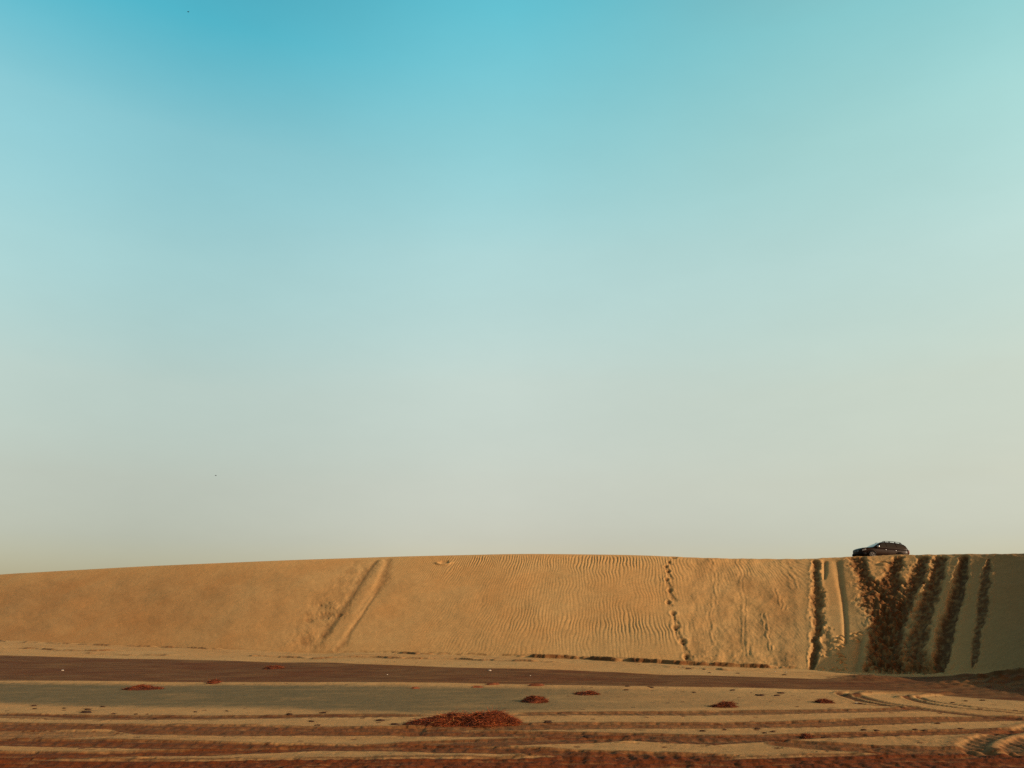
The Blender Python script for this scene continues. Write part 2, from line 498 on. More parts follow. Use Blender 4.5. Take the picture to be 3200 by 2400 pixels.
wx = fbm(GX * 0.35, GY * 1.1, 107, 4)           # drawn out along the shore
g_h += near * (0.05 * fbm(GX / 9, GY / 7, 111, 3) + 0.012 * w2 + 0.005 * w3)


def band(top, bot, noise_amp=0.10, soft=0.12):
    tx_, ty_ = edge(top); bx_, by_ = edge(bot)
    yt = np.interp(GX, tx_, ty_); yb = np.interp(GX, bx_, by_)
    w = np.maximum(yt - yb, 0.05)
    q = (GY - yb) / w
    qn = q + noise_amp * (w2 * 0.7 + w1 * 0.5 + w3 * 0.35) * np.minimum(1.6, 1.2 / w + 0.25)
    # fade outside the ends
    b0 = max(tx_[0] / ty_[0], bx_[0] / by_[0]); b1 = min(tx_[-1] / ty_[-1], bx_[-1] / by_[-1])
    bear = GX / np.maximum(GY, 0.5) + 0.012 * w2
    e = sstep(b0 - 0.01, b0 + 0.025, bear) * (1 - sstep(b1 - 0.025, b1 + 0.01, bear)) * (GY > 1)
    m = sstep(0, soft, qn) * (1 - sstep(1 - soft, 1, qn)) * e
    return m, qn, w, e


# wet strip under the dune
m, q, w, e = band([(-900, 2040), (0, 2047), (400, 2057), (800, 2066), (1280, 2080), (1600, 2088), (1920, 2099), (2100, 2108), (2330, 2114), (2560, 2122), (2650, 2119), (2800, 2113), (3000, 2110), (4100, 2106)],
                  [(-900, 2127), (0, 2129), (300, 2132), (640, 2134), (1280, 2135), (1600, 2139), (1920, 2147), (2240, 2150), (2560, 2156), (2800, 2162), (4100, 2166)], 0.05, 0.05)
g_damp += m * np.clip(0.90 + 0.14 * wx + 0.10 * fbm(GX * 0.5, GY * 2.0, 108, 3), 0, 1)
dark_r = sstep(22, 29, GX)
g_rust += m * np.clip(0.25 + 0.5 * fbm(GX / 9, GY / 3, 109, 3), 0, 0.6)
# olive damp strip
m, q, w, e = band([(-900, 2127), (0, 2129), (640, 2134.5), (1280, 2136), (1600, 2140), (1920, 2148), (2240, 2152), (2700, 2158)],
                  [(-900, 2196), (0, 2203), (200, 2213), (400, 2213), (640, 2219), (900, 2221), (1100, 2232), (1250, 2240), (1500, 2236), (1900, 2226), (2200, 2216), (2700, 2200)], 0.16, 0.18)
ol_x = np.interp(GX / np.maximum(GY, 1), [-0.65, -0.25, -0.02, 0.12, 0.3, 0.42], [1, 1, 0.92, 0.55, 0.22, 0])
g_olive += m * ol_x * np.clip(0.98 + 0.26 * wx + 0.2 * w1, 0, 1)
g_h -= 0.02 * m
# low lip where the olive strip starts
tx_, ty_ = edge([(-900, 2127), (0, 2128), (640, 2134), (1280, 2135), (1600, 2139), (1920, 2147)])
dl = (GY - np.interp(GX, tx_, ty_))
g_h += 0.05 * gauss((dl + 0.5) / 0.6) * (GX < 7)

RUTS = [  # top edge, bottom edge, rust, damp, depth, passes
    ([(-900, 2231), (0, 2233), (300, 2236), (640, 2238), (900, 2236), (1250, 2234), (1345, 2234)],
     [(-900, 2240), (0, 2242), (300, 2245), (640, 2246), (900, 2242), (1250, 2239), (1345, 2239)], 0.45, 0.80, 0.07, 1),
    ([(1590, 2231), (1920, 2227), (2250, 2224), (2560, 2223), (2760, 2219), (2850, 2212), (2900, 2210)],
     [(1590, 2236), (1920, 2234), (2250, 2232), (2560, 2230), (2760, 2226), (2850, 2222), (2900, 2222)], 0.62, 0.45, 0.06, 1),
    ([(-900, 2257), (0, 2260), (200, 2262), (350, 2267), (640, 2268), (800, 2268), (960, 2273), (1345, 2272)],
     [(-900, 2280), (0, 2282), (200, 2280), (330, 2279), (420, 2294), (640, 2297), (960, 2295), (1345, 2294)], 0.78, 0.42, 0.07, 3),
    ([(-900, 2282), (0, 2286), (200, 2286), (400, 2288)], [(-900, 2308), (0, 2310), (200, 2304), (400, 2297)], 0.62, 0.05, 0.04, 3),
    ([(1215, 2273), (1600, 2264), (1920, 2260), (2240, 2261), (2560, 2254), (2900, 2247), (3150, 2241), (4000, 2236)],
     [(1215, 2281), (1600, 2281), (1920, 2275), (2240, 2273), (2560, 2268), (2900, 2259), (3150, 2252), (4000, 2248)], 0.74, 0.28, 0.07, 2),
    ([(1215, 2281), (1600, 2289), (1920, 2294), (2080, 2298), (2240, 2302), (2420, 2300), (2560, 2294), (2900, 2285), (3150, 2281), (4000, 2278)],
     [(1215, 2297), (1600, 2301), (1920, 2314), (2080, 2320), (2240, 2325), (2420, 2316), (2560, 2307), (2900, 2297), (3150, 2290), (4000, 2287)], 0.82, 0.25, 0.07, 2),
    ([(2380, 2312), (2560, 2324), (2750, 2334), (2950, 2340), (3060, 2344)], [(2380, 2327), (2560, 2343), (2750, 2356), (2950, 2360), (3060, 2360)], 0.72, 0.50, 0.07, 2),
    ([(-900, 2306), (0, 2311), (320, 2314), (640, 2320), (880, 2325), (1160, 2327), (1345, 2322)],
     [(-900, 2328), (0, 2330), (320, 2334), (640, 2340), (880, 2342), (1160, 2344), (1345, 2347)], 0.86, 0.30, 0.07, 2),
    ([(-900, 2350), (0, 2352), (320, 2352), (460, 2347), (640, 2343), (900, 2334), (1000, 2332)],
     [(-900, 2374), (0, 2372), (320, 2366), (460, 2362), (640, 2358), (900, 2346), (1000, 2344)], 0.88, 0.20, 0.06, 2),
    ([(1215, 2322), (1600, 2311), (1750, 2309), (1920, 2304), (2050, 2302)], [(1215, 2335), (1600, 2329), (1750, 2324), (1920, 2318), (2050, 2314)], 0.80, 0.20, 0.06, 1),
    ([(1215, 2330), (1600, 2337), (1920, 2350), (2240, 2356), (2320, 2360)], [(1215, 2348), (1600, 2355), (1920, 2365), (2240, 2374), (2320, 2376)], 0.84, 0.35, 0.07, 2),
    ([(-900, 2373), (0, 2373), (640, 2373), (960, 2370), (1280, 2368), (1600, 2366), (1920, 2357), (2100, 2356), (2280, 2365), (2560, 2362), (2800, 2354), (3000, 2357), (4000, 2358)],
     [(-900, 2470), (1600, 2470), (4000, 2470)], 0.95, 0.25, 0.08, 9),
]
for top, bot, ru, da, dep, n_pass in RUTS:
    top = [(x, y - 2.0) for x, y in top]; bot = [(x, y + 3.5) for x, y in bot]
    m, q, w, e = band(top, bot, 0.09, 0.06)
    ln = np.sin((q * n_pass + 0.15 * w1) * 2 * math.pi)
    g_h += m * (-dep * 0.30 + dep * 0.30 * ln + 0.012 * w2 + 0.012 * w3)
    g_h += e * 0.026 * (gauss((q - 1.04) * w / 0.20) + 0.75 * gauss((q + 0.05) * w / 0.18)) * np.clip(0.75 + 0.7 * w2, 0.1, 1.6)
    st = np.clip(1.12 + 0.12 * w2 + 0.25 * fbm(GX * 0.7, GY * 4.5, 117, 3) + 0.16 * ln, 0, 1.1)
    g_rust = np.maximum(g_rust, m * ru * st)
    g_damp = np.maximum(g_damp, m * da * np.clip(0.85 + 0.35 * w2 + 0.4 * fbm(GX * 0.6, GY * 4.0, 118, 3) - 0.3 * ln, 0, 1.2))
    g_h += m * 0.012 * np.sin(2 * math.pi * (GX / 0.42 + 0.5 * q + 0.3 * w1)) * np.clip(0.3 + 1.4 * noise(GX * 0.12, GY * 0.8, 161), 0, 1)
    fl_ = sstep(0.30, 0.52, fbm(GX * 1.3, GY * 5.5, 119, 3)) * e * np.clip(gauss(q / 0.22) + gauss((q - 1) / 0.22) + 0.35 * m, 0, 1)
    g_damp = np.maximum(g_damp, 0.95 * fl_); g_h -= 0.015 * fl_
    # broken crust along the near edge
    cr = gauss((q - 0.02 - 0.08 * w2) * w / 0.10) * e * sstep(0.05, 0.55, w2 + 0.5 * w3)
    g_damp = np.maximum(g_damp, 0.95 * cr)
    cr = gauss((q - 1.0 - 0.03 * w2) * w / 0.16) * e * sstep(-0.9, -0.1, w1 + 0.3 * w2)  # far edge: thin shadow line painted in through the damp mask
    g_damp = np.maximum(g_damp, 0.85 * cr)
# torn-up ground right under the camera
nearz = 1 - sstep(18.2, 20.0, GY + 0.5 * w2)
lump = np.clip(0.6 - cells(GX * 2.6 + 0.4 * w3, GY * 2.2, 121), 0, 0.6)
g_h += nearz * (0.06 * lump + 0.02 * w3) * (GY > 12)
g_damp = np.maximum(g_damp, nearz * np.clip(0.35 + 0.9 * w2 + 0.4 * w3, 0, 0.9))

# curving pairs of tyre tracks on the right
for pts, wid in (([(2625, 2168), (2648, 2177), (2690, 2190), (2760, 2203), (2850, 2216), (2960, 2228), (3060, 2239), (3170, 2248)], 0.24),
                 ([(2672, 2172), (2688, 2178), (2730, 2189), (2800, 2202), (2880, 2214), (2960, 2224), (3060, 2235), (3170, 2244)], 0.26),
                 ([(2818, 2175), (2836, 2182), (2870, 2191), (2920, 2201), (2990, 2211), (3060, 2218), (3200, 2231), (3300, 2240)], 0.20),
                 ([(2872, 2180), (2890, 2186), (2930, 2194), (3030, 2208), (3110, 2216), (3200, 2225), (3300, 2234)], 0.17),
                 ([(2660, 2196), (2700, 2202), (2800, 2210)], 0.22)):
    wp = [(*at_ground(px, py), wid) for px, py in pts]
    q, sd, w = poly_dist(GX, GY, wp)
    q = q + 0.07 * w2 + 0.04 * w3
    m = 1 - sstep(0.7, 1.15, q)
    g_h += -0.03 * m + 0.018 * gauss((q - 1.5) * 2.0)
    g_damp = np.maximum(g_damp, m * np.clip(0.95 + 0.15 * w3, 0, 1))
for pts in ([(2618, 2166), (2645, 2163), (2700, 2166)], [(2660, 2174), (2700, 2169), (2780, 2166), (2900, 2166)], [(2815, 2180), (2860, 2177), (2900, 2172), (2960, 2166)]):
    q, sd, w = poly_dist(GX, GY, [(*at_ground(px, py), 0.3) for px, py in pts])
    m = 1 - sstep(0.4, 1.3, q + 0.3 * w2)
    g_h += 0.08 * m
    g_rust = np.maximum(g_rust, 0.55 * m)
for pts in ([(3260, 2268), (3190, 2284), (3120, 2297), (3070, 2311), (3046, 2328), (3046, 2346), (3080, 2364)], [(3300, 2300), (3215, 2310), (3180, 2326), (3172, 2345), (3190, 2366)]):
    wp = [(*at_ground(px, py), 0.36) for px, py in pts]
    q, sd, w = poly_dist(GX, GY, wp)
    q = q + 0.12 * w2
    m = 1 - sstep(0.6, 1.2, q)
    g_h += -0.04 * m + 0.028 * gauss((q - 1.6) * 1.6) + 0.02 * m * np.sin(GX * 14)
    g_damp = np.maximum(g_damp, m * 0.75)
    g_rust = np.maximum(g_rust, gauss((q - 1.6) * 1.2) * 0.5)
zx, zy = at_ground(3160, 2335)
m = gauss(np.hypot((GX - zx) / 2.6, (GY - zy) / 3.0)) * np.clip(0.55 + 1.1 * w2, 0, 1)
g_rust = np.maximum(g_rust, m * 0.55); g_damp = np.maximum(g_damp, m * np.clip(0.3 + w2, 0, 0.7)); g_h += 0.05 * m * w3

# broken crust ledges between the wet strip and the dune foot
for pts, hh, dk in (([(-260, 2000), (0, 2005), (180, 2012), (420, 2021), (560, 2025), (700, 2030)], 0.14, 0.9),
                    ([(-260, 2020), (0, 2025), (100, 2028), (200, 2033), (300, 2036), (380, 2033)], 0.12, 0.9),
                    ([(260, 2041), (420, 2047), (540, 2049)], 0.10, 0.7),
                    ([(760, 2049), (900, 2055), (1000, 2057), (1090, 2053), (1200, 2056), (1400, 2061), (1640, 2067), (1760, 2073)], 0.10, 0.75),
                    ([(1100, 2038), (1200, 2040), (1300, 2046), (1440, 2046)], 0.14, 0.9),
                    ([(1610, 2053), (1700, 2057), (1850, 2063), (1980, 2069), (2100, 2076), (2230, 2082), (2350, 2087), (2480, 2092), (2520, 2093)], 0.24, 1.0),
                    ([(2050, 2086), (2200, 2092), (2300, 2096)], 0.08, 0.55),
                    ([(2960, 2116), (3060, 2118), (3180, 2114), (3280, 2108)], 0.2, 1.0),
                    ([(2960, 2128), (3080, 2134), (3180, 2140)], 0.15, 0.8)):
    lx, ly = edge(pts)
    dd = GY - np.interp(GX, lx, ly) + 0.5 * w2 + 1.0 * w1
    e = sstep(lx[0] - 0.5, lx[0] + 1, GX) * (1 - sstep(lx[-1] - 1, lx[-1] + 0.5, GX))
    brk = np.clip((1.0 if dk == 1.0 else 0.70) + 0.9 * noise(GX * 0.45, GY * 0.3, 131) + 0.35 * w2, 0, 1)
    g_h += e * brk * 1.4 * hh * sstep(-0.25, 0.25, dd) * np.exp(-np.maximum(dd, 0) / 2.2)
    g_damp = np.maximum(g_damp, e * brk * dk * gauss((dd + 0.05) / 0.42))
apron = sstep(0, 1, (GY - np.interp(GX, fX, fY) + 9) / 3) * (GY < np.interp(GX, fX, fY) + 3)
g_h += apron * 0.05 * np.clip(0.5 - cells(GX * 0.9, GY * 0.7, 133), 0, 1)
g_damp = np.maximum(g_damp, apron * sstep(0.42, 0.62, wx + 0.3 * w3) * 0.45)
# churned, darker sand and low mounds at the far right below the streaks
for px, py, rx, ry, hh in ((3230, 2148, 3.0, 2.6, 0.08), (3120, 2135, 2.4, 1.6, 0.15), (2720, 2122, 2.0, 1.5, 0.2), (3000, 2140, 3.0, 1.3, 0.12)):
    zx, zy = at_ground(px, py)
    m = gauss(np.hypot((GX - zx) / rx, (GY - zy) / ry))
    g_h += hh * m * (1 + 0.3 * w2) + 0.12 * m * np.clip(0.5 - cells(GX * 1.5, GY * 1.5, 141), 0, 1)
    g_damp = np.maximum(g_damp, np.clip(m * 1.6, 0, 1) * np.clip(0.8 + 0.4 * w2, 0, 1))
zx0, zy0 = at_ground(2960, 2140)
m = sstep(16, 21, GX + 1.0 * w1) * gauss((GY - 43 + 0.25 * (GX - 22)) / 6.5) * np.clip(0.9 + 0.4 * wx, 0, 1) * (GY > 41.0 + 0.8 * wx - 0.12 * (GX - 20))
g_damp = np.maximum(g_damp, m * 0.85)
g_h += m * 0.07 * np.clip(0.55 - cells(GX * 1.3, GY * 1.0, 143), 0, 1)
# flat painted redder and darker towards the camera, standing in for lens falloff
flat_d = sstep(-2, 4, np.interp(GX, fX, fY) - GY)
g_rust = np.maximum(g_rust, flat_d * (1 - 0.9 * np.clip(g_damp, 0, 1)) * np.clip(0.20 + 0.16 * (1 - sstep(20, 50, GY)) + 0.06 * w1 + 0.05 * wx, 0, 1))
# scattered dark flecks of debris in the sand
fl = (cells(GX * 0.55, GY * 0.42, 151) < 0.055) * (cells(GX * 0.13, GY * 0.13, 152) < 0.6)
g_damp = np.maximum(g_damp, 0.8 * fl)

GZ = ground0(GX, GY) + g_h * (rr[:, None] > 10)
# stay under the dune beyond its foot
GZ = GZ - 0.5 * sstep(1.5, 5, GY - np.interp(GX, fX, fY))
me = grid_mesh('ground', np.stack([GX, GY, GZ], -1), wrap=True)
me.flip_normals()
color_attr(me, 'sand_state', np.clip(np.stack([g_damp, g_rust, g_olive], -1), 0, 1))
me.materials.append(SAND)
ground = tag(link(bpy.data.objects.new('ground', me)), kind='structure')


RRL, THL = rr.tolist(), th.tolist()


def ground_z(x, y):
    r = math.hypot(x, y); t = math.atan2(x, y)
    i = min(max(bisect.bisect_left(RRL, r), 1), len(RRL) - 1); j = min(max(bisect.bisect_left(THL, t), 0), len(THL) - 1)
    k = (r - RRL[i - 1]) / (RRL[i] - RRL[i - 1])
    return float(GZ[i - 1, j] * (1 - k) + GZ[i, j] * k)


# ------------------------------------------------------------------ dried weed heaps
def weed_mat():
    m, nt, b = new_mat('dried_weed')
    N, L = nt.nodes.new, nt.links.new
    at = N('ShaderNodeAttribute'); at.attribute_name = 'tint'
    cr = N('ShaderNodeValToRGB')
    el = cr.color_ramp.elements
    el[0].position = 0; el[0].color = (0.035, 0.014, 0.008, 1)
    el[1].position = 1; el[1].color = (0.42, 0.24, 0.08, 1)
    for p, c in ((0.35, (0.12, 0.030, 0.012, 1)), (0.70, (0.30, 0.075, 0.022, 1)), (0.93, (0.42, 0.14, 0.042, 1))):
        e = el.new(p); e.color = c
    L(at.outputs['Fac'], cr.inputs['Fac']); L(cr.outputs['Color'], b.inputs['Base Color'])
    b.inputs['Roughness'].default_value = 0.8
    b.inputs['Specular IOR Level'].default_value = 0.15
    return m


WEED = weed_mat()
SCRAP = simple_mat('scrap_brown', (0.035, 0.020, 0.013), 0.85, var=0.5, scale=9)
PALE = simple_mat('bleached_white', (0.30, 0.26, 0.20), 0.6)


def heap(px0, px1, py, height, depth, n, label, group=None, strand=(0.16, 0.5), shape=None, seed=1, left_shade=0.25):
    """mound of tangled dry stalks lying on the sand between two photo columns"""
    r = random.Random(seed)
    xa, ya = at_ground(px0, py); xb, yb = at_ground(px1, py)
    cx, cy = (xa + xb) / 2, (ya + yb) / 2 + depth * 0.5
    half = (xb - xa) / 2
    cz = ground_z(cx, cy)

    def prof(u):
        a = max(0.0, 1 - abs(u) ** 2.4)
        return a ** 0.8 * (shape(u) if shape else 1.0)

    def top(u, v):
        k = prof(u) * max(0.0, 1 - v * v) ** 0.6
        return k * height * (0.72 + 0.38 * float(noise(u * half * 3.1 + seed, v * 2.2, 5)) + 0.24 * float(noise(u * half * 8.3, v * 6 + seed, 6)))

    verts, faces, tint = [], [], []
    nu, nv = max(12, int(half * 30)), 14
    for i in range(nu + 1):
        u = -1 + 2 * i / nu
        for j in range(nv + 1):
            v = -1 + 2 * j / nv
            vw = v * (0.55 + 0.45 * prof(u)) + 0.12 * math.sin(u * 5 + seed)
            x, y = u * half, vw * depth * 0.5
            gz = ground_z(cx + x, cy + y) - cz
            verts.append((x, y, gz - 0.03 + 0.85 * top(u, v))); tint.append(0.10 + 0.2 * r.random())
    for i in range(nu):
        for j in range(nv):
            a = i * (nv + 1) + j
            faces.append((a, a + nv + 1, a + nv + 2, a + 1))
    for _ in range(n):
        u = r.uniform(-1.03, 1.03); v = max(-1, min(1, r.gauss(-0.15, 0.5)))
        vw = v * (0.55 + 0.45 * prof(u)) + 0.12 * math.sin(u * 5 + seed)
        x, y = u * half, vw * depth * 0.5
        z = ground_z(cx + x, cy + y) - cz + 0.85 * top(u, v) + r.uniform(-0.03, 0.02)
        L = r.uniform(*strand) * (0.5 + 0.5 * prof(u) + 0.1); a = r.uniform(0, 2 * math.pi) if r.random() < 0.45 else r.gauss(0, 0.6)
        pitch = r.gauss(0, 0.15); wd = r.uniform(0.004, 0.010)
        t = min(1, max(0, r.gauss(0.44 if n > 2000 else 0.30, 0.17) + 0.34 * float(noise(u * half * 2.3, v * 2.5 + seed, 8)) - left_shade * max(0, -u - 0.2) + (0.42 if r.random() < 0.03 else 0)))  # left ends tinted darker, their shaded side painted into the stalks
        p = Vector((x, y, z)); d = Vector((math.cos(a) * math.cos(pitch), math.sin(a) * math.cos(pitch), math.sin(pitch)))
        base = len(verts); seg = 5
        for s_ in range(seg):
            side = d.cross(Vector((0, 0, 1)))
            if side.length < 1e-3: side = Vector((1, 0, 0))
            side.normalize(); up = side.cross(d).normalized()
            w_ = wd * (1 - 0.6 * s_ / (seg - 1))
            for ang in (0.5, 2.6, 4.7):
                q = p + (side * math.cos(ang) + up * math.sin(ang)) * w_
                verts.append(tuple(q)); tint.append(t)
            p = p + d * (L / (seg - 1))
            d = (d + Vector((r.gauss(0, 0.35), r.gauss(0, 0.35), r.gauss(-0.08, 0.2)))).normalized()
            fl = ground_z(cx + p.x, cy + p.y) - cz + 0.01 if s_ % 2 else -9
            if p.z < fl: p.z = fl
        for s_ in range(seg - 1):
            for k in range(3):
                a0 = base + s_ * 3 + k; a1 = base + s_ * 3 + (k + 1) % 3
                faces.append((a0, a1, a1 + 3, a0 + 3))
    me = bpy.data.meshes.new('dried_weed_heap')
    me.from_pydata(verts, [], faces); me.update()
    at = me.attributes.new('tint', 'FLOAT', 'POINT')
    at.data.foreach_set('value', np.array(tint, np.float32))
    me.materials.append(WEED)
    o = bpy.data.objects.new('dried_weed_heap', me); o.location = (cx, cy, cz)
    return tag(link(o), label, 'seaweed heap', group)


G = 'heaps of dried weed on the beach'
heap(1268, 1612, 2270, 0.50, 2.0, 9000, 'largest heap of tangled rust red dried weed, long and low, beside the tyre ruts', G, (0.16, 0.48),
     lambda u: 0.62 + 0.38 * sstep(-0.9, 0.9, u) + 0.18 * math.exp(-((u - 0.62) / 0.25) ** 2) - 0.12 * math.exp(-((u - 0.1) / 0.2) ** 2), 3, 0.35)
heap(1634, 1706, 2197, 0.30, 1.2, 900, 'small humped heap of orange brown weed just behind the right end of the largest heap', G, (0.12, 0.36), None, 5)
heap(1800, 1868, 2173, 0.15, 1.0, 500, 'thin flat weed patch on greyish damp sand, right of the small humped heap', G, (0.12, 0.4), None, 6)
heap(2232, 2302, 2211, 0.30, 1.0, 700, 'lone dark brown weed clump shaped like a wedge on plain sand below the old slide', G, (0.12, 0.36), lambda u: 0.45 + 0.55 * sstep(-0.5, 0.6, u), 7)
heap(2560, 2608, 2199, 0.20, 0.9, 500, 'compact reddish weed clump left of the curving tyre tracks', G, (0.1, 0.3), None, 8)
heap(374, 482, 2157, 0.26, 1.4, 800, 'elongated red weed heap alone on the olive damp sand at the far left', G, (0.14, 0.42), lambda u: 0.6 + 0.4 * math.exp(-((u + 0.15) / 0.5) ** 2), 9)
heap(640, 676, 2139, 0.22, 0.9, 260, 'tiny weed clump on the edge between dark wet sand and olive sand', G, (0.12, 0.3), None, 10)
heap(820, 872, 2091, 0.24, 1.2, 300, 'dark twiggy weed clump lying on the dark wet strip', G, (0.2, 0.5), None, 11, 0.5)
heap(2512, 2540, 2308, 0.16, 0.5, 200, 'small reddish weed tuft at the edge of a rust coloured rut', G, (0.08, 0.25), None, 12)


# small scraps
def scrap_mesh(seed, w, name):
    r = random.Random(seed)
    bm = bmesh.new()
    n = 9
    ring_t, ring_b = [], []
    for k in range(n):
        a = 2 * math.pi * k / n; q = r.uniform(0.6, 1.15)
        ring_b.append(bm.verts.new((w * 0.5 * q * math.cos(a), w * 0.30 * q * math.sin(a), -0.02)))
        ring_t.append(bm.verts.new((w * 0.36 * q * math.cos(a), w * 0.2 * q * math.sin(a), w * r.uniform(0.03, 0.10))))
    c = bm.verts.new((0, 0, w * 0.09))
    for k in range(n):
        j = (k + 1) % n
        bm.faces.new((ring_b[k], ring_b[j], ring_t[j], ring_t[k])); bm.faces.new((ring_t[k], ring_t[j], c))
    for _ in range(3):                                   # stalks sticking out
        a = r.uniform(-0.6, 0.6) + (math.pi if r.random() < 0.5 else 0); L = w * r.uniform(0.5, 0.9)
        p0 = Vector((0, r.uniform(-.1, .1) * w, w * 0.08)); p1 = p0 + Vector((math.cos(a) * L, math.sin(a) * L * 0.6, r.uniform(-0.06, 0.06) * w))
        s_ = Vector((0, 0, 0.018)); t_ = Vector((-math.sin(a), math.cos(a), 0)) * 0.018
        v = [bm.verts.new(p0 + s_), bm.verts.new(p0 + t_), bm.verts.new(p0 - t_), bm.verts.new(p1)]
        bm.faces.new((v[0], v[1], v[3])); bm.faces.new((v[1], v[2], v[3])); bm.faces.new((v[2], v[0], v[3]))
    bmesh.ops.recalc_face_normals(bm, faces=bm.faces[:])
    me = bpy.data.meshes.new(name); bm.to_mesh(me); bm.free()
    return me


def scrap(px, py, wpx, label, group, cat='debris', name='weed_scrap', mat=SCRAP):
    x, y = at_ground(px, py)
    w = wpx / (F_PX * 1.0465) * y
    me = scrap_mesh(int(px * 7 + py), w, name); me.materials.append(mat)
    o = bpy.data.objects.new(name, me)
    o.location = (x, y, ground_z(x, y) + 0.01); o.rotation_euler.z = random.uniform(-0.25, 0.25)
    return tag(link(o), label, cat, group)


for px, py, w in ((105, 2206, 26), (275, 2217, 30), (108, 2216, 16), (200, 2214, 14), (320, 2208, 22), (355, 2231, 16), (425, 2231, 14), (460, 2231, 10), (610, 2225, 14), (710, 2222, 16), (905, 2234, 26), (1010, 2229, 30)):
    scrap(px, py, w, 'small dark weed scrap on pale sand between the olive strip and the first rut', 'scraps below the olive strip')
scrap(272, 2227, 52, 'widest flat dark weed scrap just above the first rut at the far left', 'scraps below the olive strip')
for px, py, w in ((485, 2249, 22), (972, 2256, 24), (990, 2268, 22)):
    scrap(px, py, w, 'small dark weed scrap lying between the first two ruts left of the largest heap', 'scraps between the ruts')
scrap(1190, 2253, 36, 'broken dark weed scrap nearest the left tip of the largest heap, upper of two', 'scraps between the ruts')
scrap(1236, 2264, 40, 'pointed dark weed scrap just below the left tip of the largest heap', 'scraps between the ruts')
scrap(1712, 2260, 38, 'dark flat weed scrap right of the largest heap, above a rut', 'scraps between the ruts')
scrap(1836, 2303, 40, 'blackish weed scrap with a pale fleck lying inside a rut', 'scraps between the ruts')
for px, py, w in ((2193, 2285, 24), (2366, 2278, 26), (2413, 2287, 24), (2390, 2291, 20), (2262, 2280, 18)):
    scrap(px, py, w, 'small dark weed scrap on the strip of sand between two rust ruts at right', 'scraps on the sand between ruts at right')
for px, py, w in ((2375, 2172, 36), (2427, 2173, 28), (1961, 2150, 20), (1958, 2158, 18), (2030, 2151, 30), (2170, 2163, 16), (2440, 2166, 28), (2290, 2158, 20)):
    scrap(px, py, w, 'thin dark weed scrap strewn on sand just below the dark wet strip', 'scraps along the wet strip')
for px, py, w in ((1495, 2146, 40), (1540, 2141, 46), (1670, 2144, 60), (1300, 2150, 36)):
    scrap(px, py, w, 'reddish weed shred on the upper edge of the olive strip', 'reddish shreds on the olive strip', mat=simple_mat('shred_red', (0.12, 0.04, 0.018), 0.8, var=0.4, scale=8))
for px, py, w in ((2150, 2092, 24), (2217, 2103, 12), (2305, 2105, 14), (2450, 2110, 18), (2200, 2094, 12)):
    scrap(px, py, w, 'small brown clod on the pale ledge at the foot of the dune', 'clods at the dune foot', 'clod', 'sand_clod')
for px, py, w in ((2976, 2196, 18), (3070, 2188, 20), (3018, 2190, 14), (2930, 2265, 20), (2860, 2282, 22), (2890, 2284, 18), (2740, 2285, 20), (2700, 2282, 26), (3000, 2280, 22)):
    scrap(px, py, w, 'dark scrap on the sand beside the curving tyre tracks', 'scraps near the curving tracks')
scrap(2682, 2199, 36, 'dark weed scrap tucked beside the first curving tyre track', None)
scrap(2581, 2305, 32, 'dark rounded weed clump at the end of a rust rut', None)


def pale_bit(px, py, wpx, label):
    x, y = at_ground(px, py); w = wpx / (F_PX * 1.0465) * y
    bm = bmesh.new()
    bmesh.ops.create_icosphere(bm, subdivisions=2, radius=0.5)
    r = random.Random(px)
    for v in bm.verts:
        v.co.x *= w; v.co.y *= w * 0.7; v.co.z *= min(0.10, w * 0.45)
        v.co += Vector((r.uniform(-1, 1), r.uniform(-1, 1), r.uniform(-1, 1))) * w * 0.05
    o = bm_obj('shell', bm, PALE)
    o.location = (x, y, ground_z(x, y) + 0.02)
    return tag(o, label, 'shell', 'pale shells on the sand')


pale_bit(1530, 2097, 12, 'longest white shell on the dark wet strip, above the largest weed heap')
pale_bit(1657, 2113, 5, 'tiny white shell in the middle of the dark wet strip')
pale_bit(1210, 2109, 6, 'tiny buff shell on the wet strip left of the long white one')
pale_bit(195, 2096, 9, 'flat buff shell on the wet strip at the far left')
pale_bit(862, 2084, 9, 'buff shell beside the dark twiggy weed clump')
pale_bit(2676, 2197, 10, 'white shell lying on the dark weed scrap by the curving track')
pale_bit(2422, 2100, 4, 'tiny white shell at the dune foot, left of a pair')
pale_bit(2457, 2101, 4, 'tiny white shell at the dune foot, right of a pair')

# ------------------------------------------------------------------ the car on the crest
def paint_mat():
    m, nt, b = new_mat('dark_paint')
    b.inputs['Base Color'].default_value = (0.0065, 0.0028, 0.0016, 1)
    b.inputs['Metallic'].default_value = 0.0
    b.inputs['Specular IOR Level'].default_value = 0.05
    b.inputs['Coat Weight'].default_value = 0.06
    b.inputs['Coat Roughness'].default_value = 0.06
    tc = nt.nodes.new('ShaderNodeTexCoord'); n = nt.nodes.new('ShaderNodeTexNoise'); n.inputs['Scale'].default_value = 6
    nt.links.new(tc.outputs['Object'], n.inputs['Vector'])
    mr = nt.nodes.new('ShaderNodeMapRange'); mr.inputs['To Min'].default_value = 0.26; mr.inputs['To Max'].default_value = 0.40
    nt.links.new(n.outputs['Fac'], mr.inputs['Value']); nt.links.new(mr.outputs['Result'], b.inputs['Roughness'])
    return m


